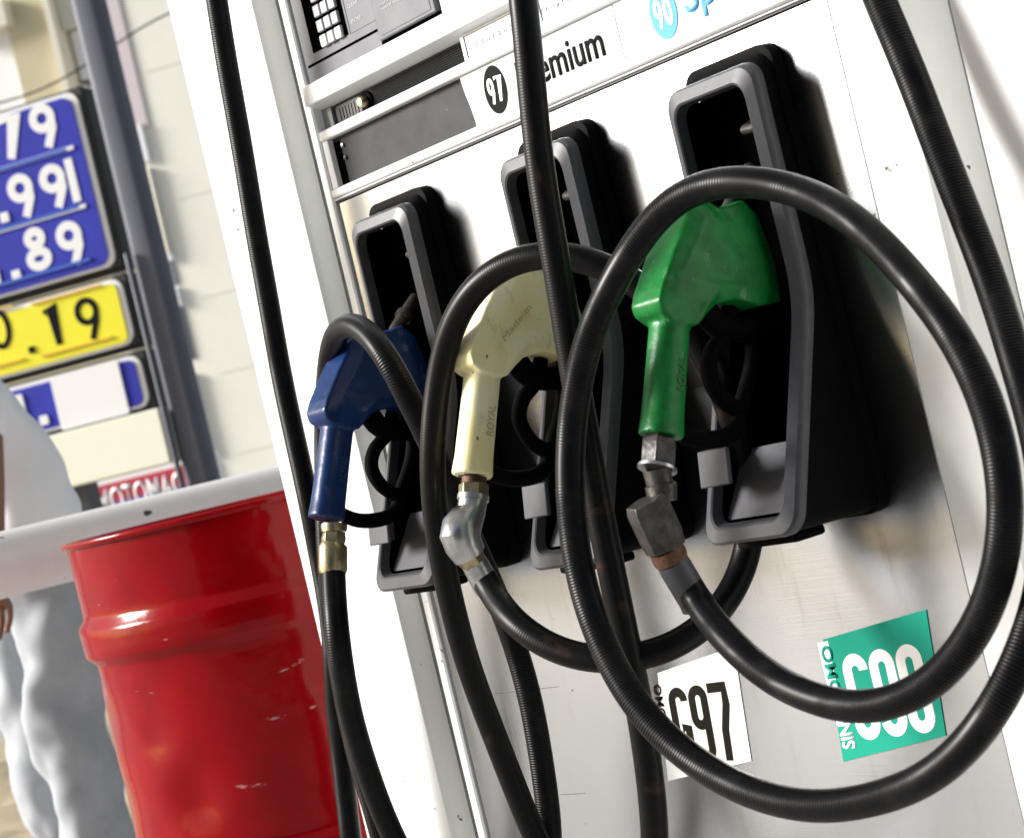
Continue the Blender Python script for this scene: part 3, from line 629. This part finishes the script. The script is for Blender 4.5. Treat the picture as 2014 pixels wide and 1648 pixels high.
def dg_(p,txt,items,m,ht,wd,t,d=.080):
    mb=MB()
    for ch,a,b in items: draw(mb,FS,ch,a,b,wd,ht,t,d,d+.006)
    return mb.build('price_digits',M[m],parent=p)
b1=board(-832,-482,'sblue')
H1=.178; W1=.118
def at9(px,py): return uv(px,py)   # bottom-left helper
def row(boardo,items,m,ht=H1,wd=W1,t=.036):
    mb=MB()
    for ch,px,py,*o in items:   # px,py: centre of glyph
        a,b=uv(px,py); w2=(o[0] if o else wd); draw(mb,FS,ch,a-w2/2,b-ht/2,w2,ht,t,.080,.083)
    return mb.build('price_digits',M[m],parent=boardo)
row(b1,[('7',17,270),('9',86,248),('9',-62,288)],'swhite')
row(b1,[('9',43,385),('9',106,366),('l',143,355,.04)],'swhite')
row(b1,[('8',73,490),('9',139,478)],'swhite')
mb=MB()
for px,py in ((10,428),(33,541)): a,b=uv(px,py); FS.rect(mb,a-.020,a+.020,b-.020,b+.020,.080,.086,.006)
a,b=uv(-8,545); FS.rect(mb,a-.05,a+.02,b-.03,b+.03,.080,.086,.006)
for (p0,p1) in (((-120,366),(147,295)),((-100,482),(170,407))):
    a0,b0=uv(*p0); a1,b1_=uv(*p1); bm=(b0+b1_)/2; FS.rect(mb,a0,a1,bm-.008,bm+.008,.080,.086,.003)
mb.build('price_row_marks',M['swhite'],parent=b1)
for py_px in ((130,290),(154,402),(178,505)):
    mb=MB(); a,b=uv(*py_px); FS.rect(mb,aL+.05,a,b-.016,b-.003,.080,.088,.004); mb.build('slot_rail',M['sblue2'],parent=b1)
mb=MB()
for px,py in ((62,262),(-8,285),(118,245),(75,378),(20,395),(104,485),(45,500)):
    a,b=uv(px,py); FS.rect(mb,a-.003,a+.003,b-.10,b+.10,.080,.0815)
mb.build('slot_joint',M['sframe'],parent=b1) if False else None
b2=board(-452,-324,'syel',.03)
mb=MB()
a,b=uv(-2,647); draw(mb,FS,'0',a-.055,b-.085,.110,.170,.022,.080,.083)
a,b=uv(105,638); draw(mb,FS,'1',a-.058,b-.085,.11,.170,.026,.080,.083)
a,b=uv(172,624); draw(mb,FS,'9',a-.052,b-.092,.108,.172,.024,.080,.083)
a,b=uv(63,688); FS.rect(mb,a-.013,a+.013,b-.013,b+.013,.080,.086)
mb.build('price_digits',M['sinkk'],parent=b2)
mb=MB()
for (p0,p1) in (((62,598),(200,562)),((82,700),(223,664)),((-60,620),(26,606)),((-60,735),(48,707))):
    mb=MB(); a0,b0=uv(*p0); a1,b1_=uv(*p1); bm=(b0+b1_)/2; FS.rect(mb,a0,a1,bm-.004,bm+.004,.080,.088,.002); mb.build('slot_rail',M['syel2'],parent=b2)
b3=board(-296,-196,'sblue',.03)
mb=MB(); a0,b0=uv(103,760); a1,b1_=uv(246,768); FS.rect(mb,a0,a1,192*0+uv(180,832)[1]+.0,uv(165,725)[1],.080,.088,.012)
a,b=uv(88,826); FS.rect(mb,a-.019,a+.019,b-.019,b+.019,.080,.087,.006)
a0=uv(50,800)[0]; FS.rect(mb,a0-.20,a0,uv(45,845)[1]+.02,uv(40,765)[1]-.02,.080,.087,.01)
mb.build('blank_price_plates',M['swhite'],parent=b3)
mb=MB(); FS.rect(mb,aL,uv(312,803)[0]+.012,73*k,184*k,-.10,.11,.006); sch(mb.build('lower_board',M['scream'],bevel=.006))
mb=MB(); a=uv(140,985)[0]; FS.rect(mb,a-.045,a+.045,-CAM.z,.16,-.08,.02); sch(mb.build('sign_leg',M['pole']))
mb=MB(); a,b=uv(158,158); FS.poly(mb,[(a-.03,b+.01),(a+.0,b-.02),(a+.03,b-.03),(a+.03,b+.0)],0,.05); sch(mb.build('bracket',M['sframe']))
# ================================================================ SHOP SIGN
mZ=13.; km=mZ/f
FMs=Bg(-700,mZ); uvm=FMs.uv
q0=uvm(262,972)
ms=empty('shop_sign',tuple(FMs.p(q0[0],0))[:2]+(0,),'shop sign reading MOTOMAC in white letters on a red and blue band','shop sign')
mb=MB(); FMs.rect(mb,q0[0]-.34,q0[0]+.62,q0[1]-.125,q0[1]+.15,-.1,0); child(mb.build('sign_board',M['swhite']),ms)
sb=[o for o in sc.objects if o.name.startswith('sign_board')][0]
mb=MB(); FMs.rect(mb,q0[0]-.265,q0[0]+.60,q0[1]-.02,q0[1]+.105,0,.01); child(mb.build('red_band',M['mred']),ms)
mb=MB(); FMs.rect(mb,q0[0]-.265,q0[0]+.60,q0[1]-.115,q0[1]-.0205,0,.01); child(mb.build('blue_band',M['mblue']),ms)
child(text(FMs,'MOTOMAC',q0[0]-.255,q0[0]+.38,q0[1]-.075,q0[1]+.075,.014,M['swhite'],'sign_lettering',bold=.008),ms)
for q in (-.30,.5):
    mb=MB(); FMs.rect(mb,q0[0]+q,q0[0]+q+.08,-CAM.z,q0[1]-.125,-.1,-.02); child(mb.build('sign_post',M['pole']),ms)
# ================================================================ BUILDINGS
bZ=20.; kb=bZ/f
FB=Bg(-590,bZ); uvb=FB.uv
gw=empty('grey_building',tuple(FB.p(4,0,-2))[:2]+(0,),'pale grey panelled building wall behind the slate pole','building')
aw=0.0
mb=MB(); FB.rect(mb,aw,aw+9,-CAM.z,7.5,-5,0); child(mb.build('wall',M['wallg']),gw)
mb=MB()
for px,py in ((300,140),(365,390),(405,585),(425,738),(300,-60),(440,900)):
    b=uvb(px,py)[1]; FB.rect(mb,aw+.28,aw+9,b-.006,b+.006,-.02,.003)
child(mb.build('panel_joint',M['wallj']),gw)
mb=MB(); FB.rect(mb,aw+.02,aw+.17,uvb(270,260)[1],7.5,-.02,.02); child(mb.build('pink_pilaster',M['pink']),gw)
def gbox(name,p0,p1,m,d=.05,bv=.01):
    a0,b0=uvb(*p0); a1,b1=uvb(*p1); mb=MB(); FB.rect(mb,min(a0,a1),max(a0,a1),min(b0,b1),max(b0,b1),-.01,d); return child(mb.build(name,M[m],bevel=bv),gw)
gbox('lamp_box',(263,250),(300,318),'swhite'); gbox('downpipe',(299,330),(335,502),'beige2',.06)
gbox('lamp_box',(323,498),(345,512),'swhite'); gbox('window',(331,514),(352,560),'glass',.02); gbox('lamp_box',(342,568),(362,602),'swhite')
gbox('window',(350,606),(385,705),'midgrey',.02); gbox('lamp_box',(382,735),(425,900),'swhite'); gbox('door',(418,905),(436,945),'sframe',.03)
mb=MB(); FB.rect(mb,aw-.15,aw+9.1,7.5,7.7,-5.1,.1); child(mb.build('roof',M['wallj']),gw)
bb=empty('beige_building',tuple(FB.p(-4,0,-2))[:2]+(0,),'beige plastered building with tall windows behind the price sign','building')
def bch(mb,name,m,**k): return child(mb.build(name,M[m],**k),bb)
mb=MB(); FB.rect(mb,aw-7.5,aw-.02,-CAM.z,7.5,-6,-.25); bch(mb,'wall','beige')
mb=MB(); a0=uvb(20,100)[0]; a1=uvb(108,100)[0]; FB.rect(mb,a0,a1,-CAM.z,7.5,-.249,-.05); bch(mb,'pilaster','beige')
mb=MB(); FB.rect(mb,a1,a1+.07,-CAM.z,7.5,-.249,.03); bch(mb,'pilaster_edge','beige2')
def bwin(px0,px1,py0,py1):
    a0=uvb(px0,py0)[0]; a1=uvb(px1,py0)[0]; b1=uvb(px0,py0)[1]; b0=uvb(px0,py1)[1]
    mb=MB(); FB.rect(mb,a0,a1,b0,b1,-.26,-.20); fr=bch(mb,'window','swhite')
    mb=MB(); w=a1-a0; FB.rect(mb,a0+.04,a0+w*.42,b0+.04,b1-.04,-.22,-.19); FB.rect(mb,a0+w*.5,a1-.03,b0+.04,b1-.04,-.22,-.19); mb.build('pane',M['glass'],parent=fr).matrix_parent_inverse=fr.matrix_parent_inverse.copy()
bwin(-60,27,58,420); bwin(118,190,60,420)
mb=MB(); a0=uvb(-100,40)[0]; a1=uvb(22,40)[0]; FB.rect(mb,a0,a1,uvb(0,58)[1],uvb(0,5)[1],-.2,.1); bch(mb,'awning','beige2')
mb=MB(); a0=uvb(108,40)[0]; a1=uvb(200,40)[0]; FB.rect(mb,a0,a1,uvb(120,55)[1],uvb(120,-60)[1],-.2,-.1); bch(mb,'lintel','beige2')
mb=MB(); FB.rect(mb,aw-7.6,aw-.04,7.5,7.7,-6.1,.0); bch(mb,'roof','wallj')
# far background low wall so the street closes behind the buildings
# overhead cable
a=atd(-60,215,12.); b=atd(210,100,12.); cb=[a+(b-a)*t-UP*(.06*math.sin(math.pi*t)) for t in [(i-8)/8 for i in range(0,25)]]
mb=MB(); tube(mb,cb,.006,6); tag(mb.build('overhead_cable',M['sframe'],smooth=True),'thin dark cable sagging across the beige building','cable')
# ================================================================ PERSON
pZ=4.7
def PP(px,py,dz=0): return atd(px-14,py,pZ+dz)
def skinmesh(name,verts,edges,radii,m,sub=2,root=0,fold=0):
    me=bpy.data.meshes.new(name); me.from_pydata([tuple(v) for v in verts],edges,[]); me.materials.append(m)
    o=bpy.data.objects.new(name,me); sc.collection.objects.link(o)
    o.modifiers.new('skin','SKIN'); 
    for i,r in enumerate(radii):
        sv=me.skin_vertices[0].data[i]; r=(r,r) if not hasattr(r,'__len__') else r; sv.radius=r; sv.use_root=(i==root)
    s=o.modifiers.new('sub','SUBSURF'); s.levels=sub; s.render_levels=sub
    for mo in o.modifiers:
        if mo.type=='SKIN': mo.use_smooth_shade=True
    if fold:
        s2=o.modifiers.new('sub2','SUBSURF'); s2.levels=2; s2.render_levels=2
        tx=bpy.data.textures.new('folds','CLOUDS'); tx.noise_scale=.13; tx.noise_depth=1
        dm=o.modifiers.new('d','DISPLACE'); dm.texture=tx; dm.strength=fold; dm.mid_level=.5
    dg=bpy.context.evaluated_depsgraph_get(); dg.update()
    m2=bpy.data.meshes.new_from_object(o.evaluated_get(dg)); o.modifiers.clear(); o.data=m2; o.data.name=name
    for p in m2.polygons: p.use_smooth=True
    return o
per=empty('person',(PP(60,1500).x,PP(60,1500).y,0),'person in white shirt and light grey trousers walking past behind the rail','person')
hip=PP(95,1105); hipL=PP(60,1130,.10); hipR=PP(120,1120,-.06)
def gz(p,z): q=p.copy(); q.z=z; return q
kneeR=gz(PP(150,1440,-.05),.47); ankR=gz(PP(250,1850,-.02),.10); toeR=ankR+RT*-.16+UP*-.055
kneeL=gz(PP(95,1420,.12),.49); ankL=gz(PP(165,1760,.12),.16); toeL=ankL+RT*-.15+UP*-.07
waist=PP(70,1010); chest=PP(-20,850); neck=PP(-75,720); head0=PP(-105,650); head1=PP(-125,560)
shN=PP(-25,770,-.17); elN=PP(-8,930,-.24); wrN=PP(2,1120,-.26); shF=PP(-90,770,.17); elF=PP(-130,920,.22); wrF=PP(-150,1060,.15)
# body (skin) as one continuous figure
V=[hip,waist,chest,neck,head0,head1,hipR,kneeR,ankR,toeR,hipL,kneeL,ankL,toeL,shN,elN,wrN,shF,elF,wrF]
E_=[(0,1),(1,2),(2,3),(3,4),(4,5),(0,6),(6,7),(7,8),(8,9),(0,10),(10,11),(11,12),(12,13),(2,14),(14,15),(15,16),(2,17),(17,18),(18,19)]
Rr=[.10,.085,.09,.055,.075,.085,.085,.055,.038,.03,.085,.055,.038,.03,.05,.038,.027,.05,.038,.027]
# fingers on the near hand
hv=(PP(8,1200,-.27)-wrN).normalized(); palm=wrN+hv*.055; V.append(palm); E_.append((16,20)); Rr.append((.030,.016))
side=RT
for j in range(4):
    o=(j-1.5)*.019; L=[.070,.078,.074,.060][j]; b0=palm+side*o+hv*.030; b1=b0+hv*L*.5+FW*-.006; b2=b1+hv*L*.45+FW*-.02+side*-.004
    i=len(V); V+=[b0,b1,b2]; E_+=[(20,i),(i,i+1),(i+1,i+2)]; Rr+=[.0095,.0085,.007]
i=len(V); V+=[palm+side*-.038+hv*.002,palm+side*-.055+hv*.035]; E_+=[(20,i),(i,i+1)]; Rr+=[.011,.008]
body=skinmesh('person_body',V,E_,Rr,M['skin'],2); child(body,per)
tv=[waist-UP*.02,hip,hipR,kneeR,ankR,hipL,kneeL,ankL,kneeR.lerp(ankR,.45)]
tr=skinmesh('trousers',[waist-UP*.03,hip,hipR,hipR.lerp(kneeR,.5),kneeR,kneeR.lerp(ankR,.5),ankR,hipL,hipL.lerp(kneeL,.5),kneeL,kneeL.lerp(ankL,.5),ankL],[(0,1),(1,2),(2,3),(3,4),(4,5),(5,6),(1,7),(7,8),(8,9),(9,10),(10,11)],[.125,.142,.125,.120,.105,.095,.090,.125,.120,.105,.095,.090],M['trous'],2,fold=.060); child(tr,per)
shirt=skinmesh('shirt',[waist-UP*.10,waist+UP*.04,chest,chest.lerp(neck,.6),shN,shN.lerp(elN,.7),shF,shF.lerp(elF,.7)],[(0,1),(1,2),(2,3),(2,4),(4,5),(2,6),(6,7)],[.155,.125,.125,.075,.068,.060,.068,.060],M['shirt'],2,fold=.040); child(shirt,per)
for a,t in ((ankR,toeR),(ankL,toeL)):
    sh=skinmesh('shoe',[a+RT*.05-UP*.04,a-UP*.04,t],[(0,1),(1,2)],[.04,.047,.036],M['shoe'],2); child(sh,per)
hr=skinmesh('hair',[head0+UP*.05+RT*.03,head1+UP*.03],[(0,1)],[.080,.088],M['hair'],2); child(hr,per)
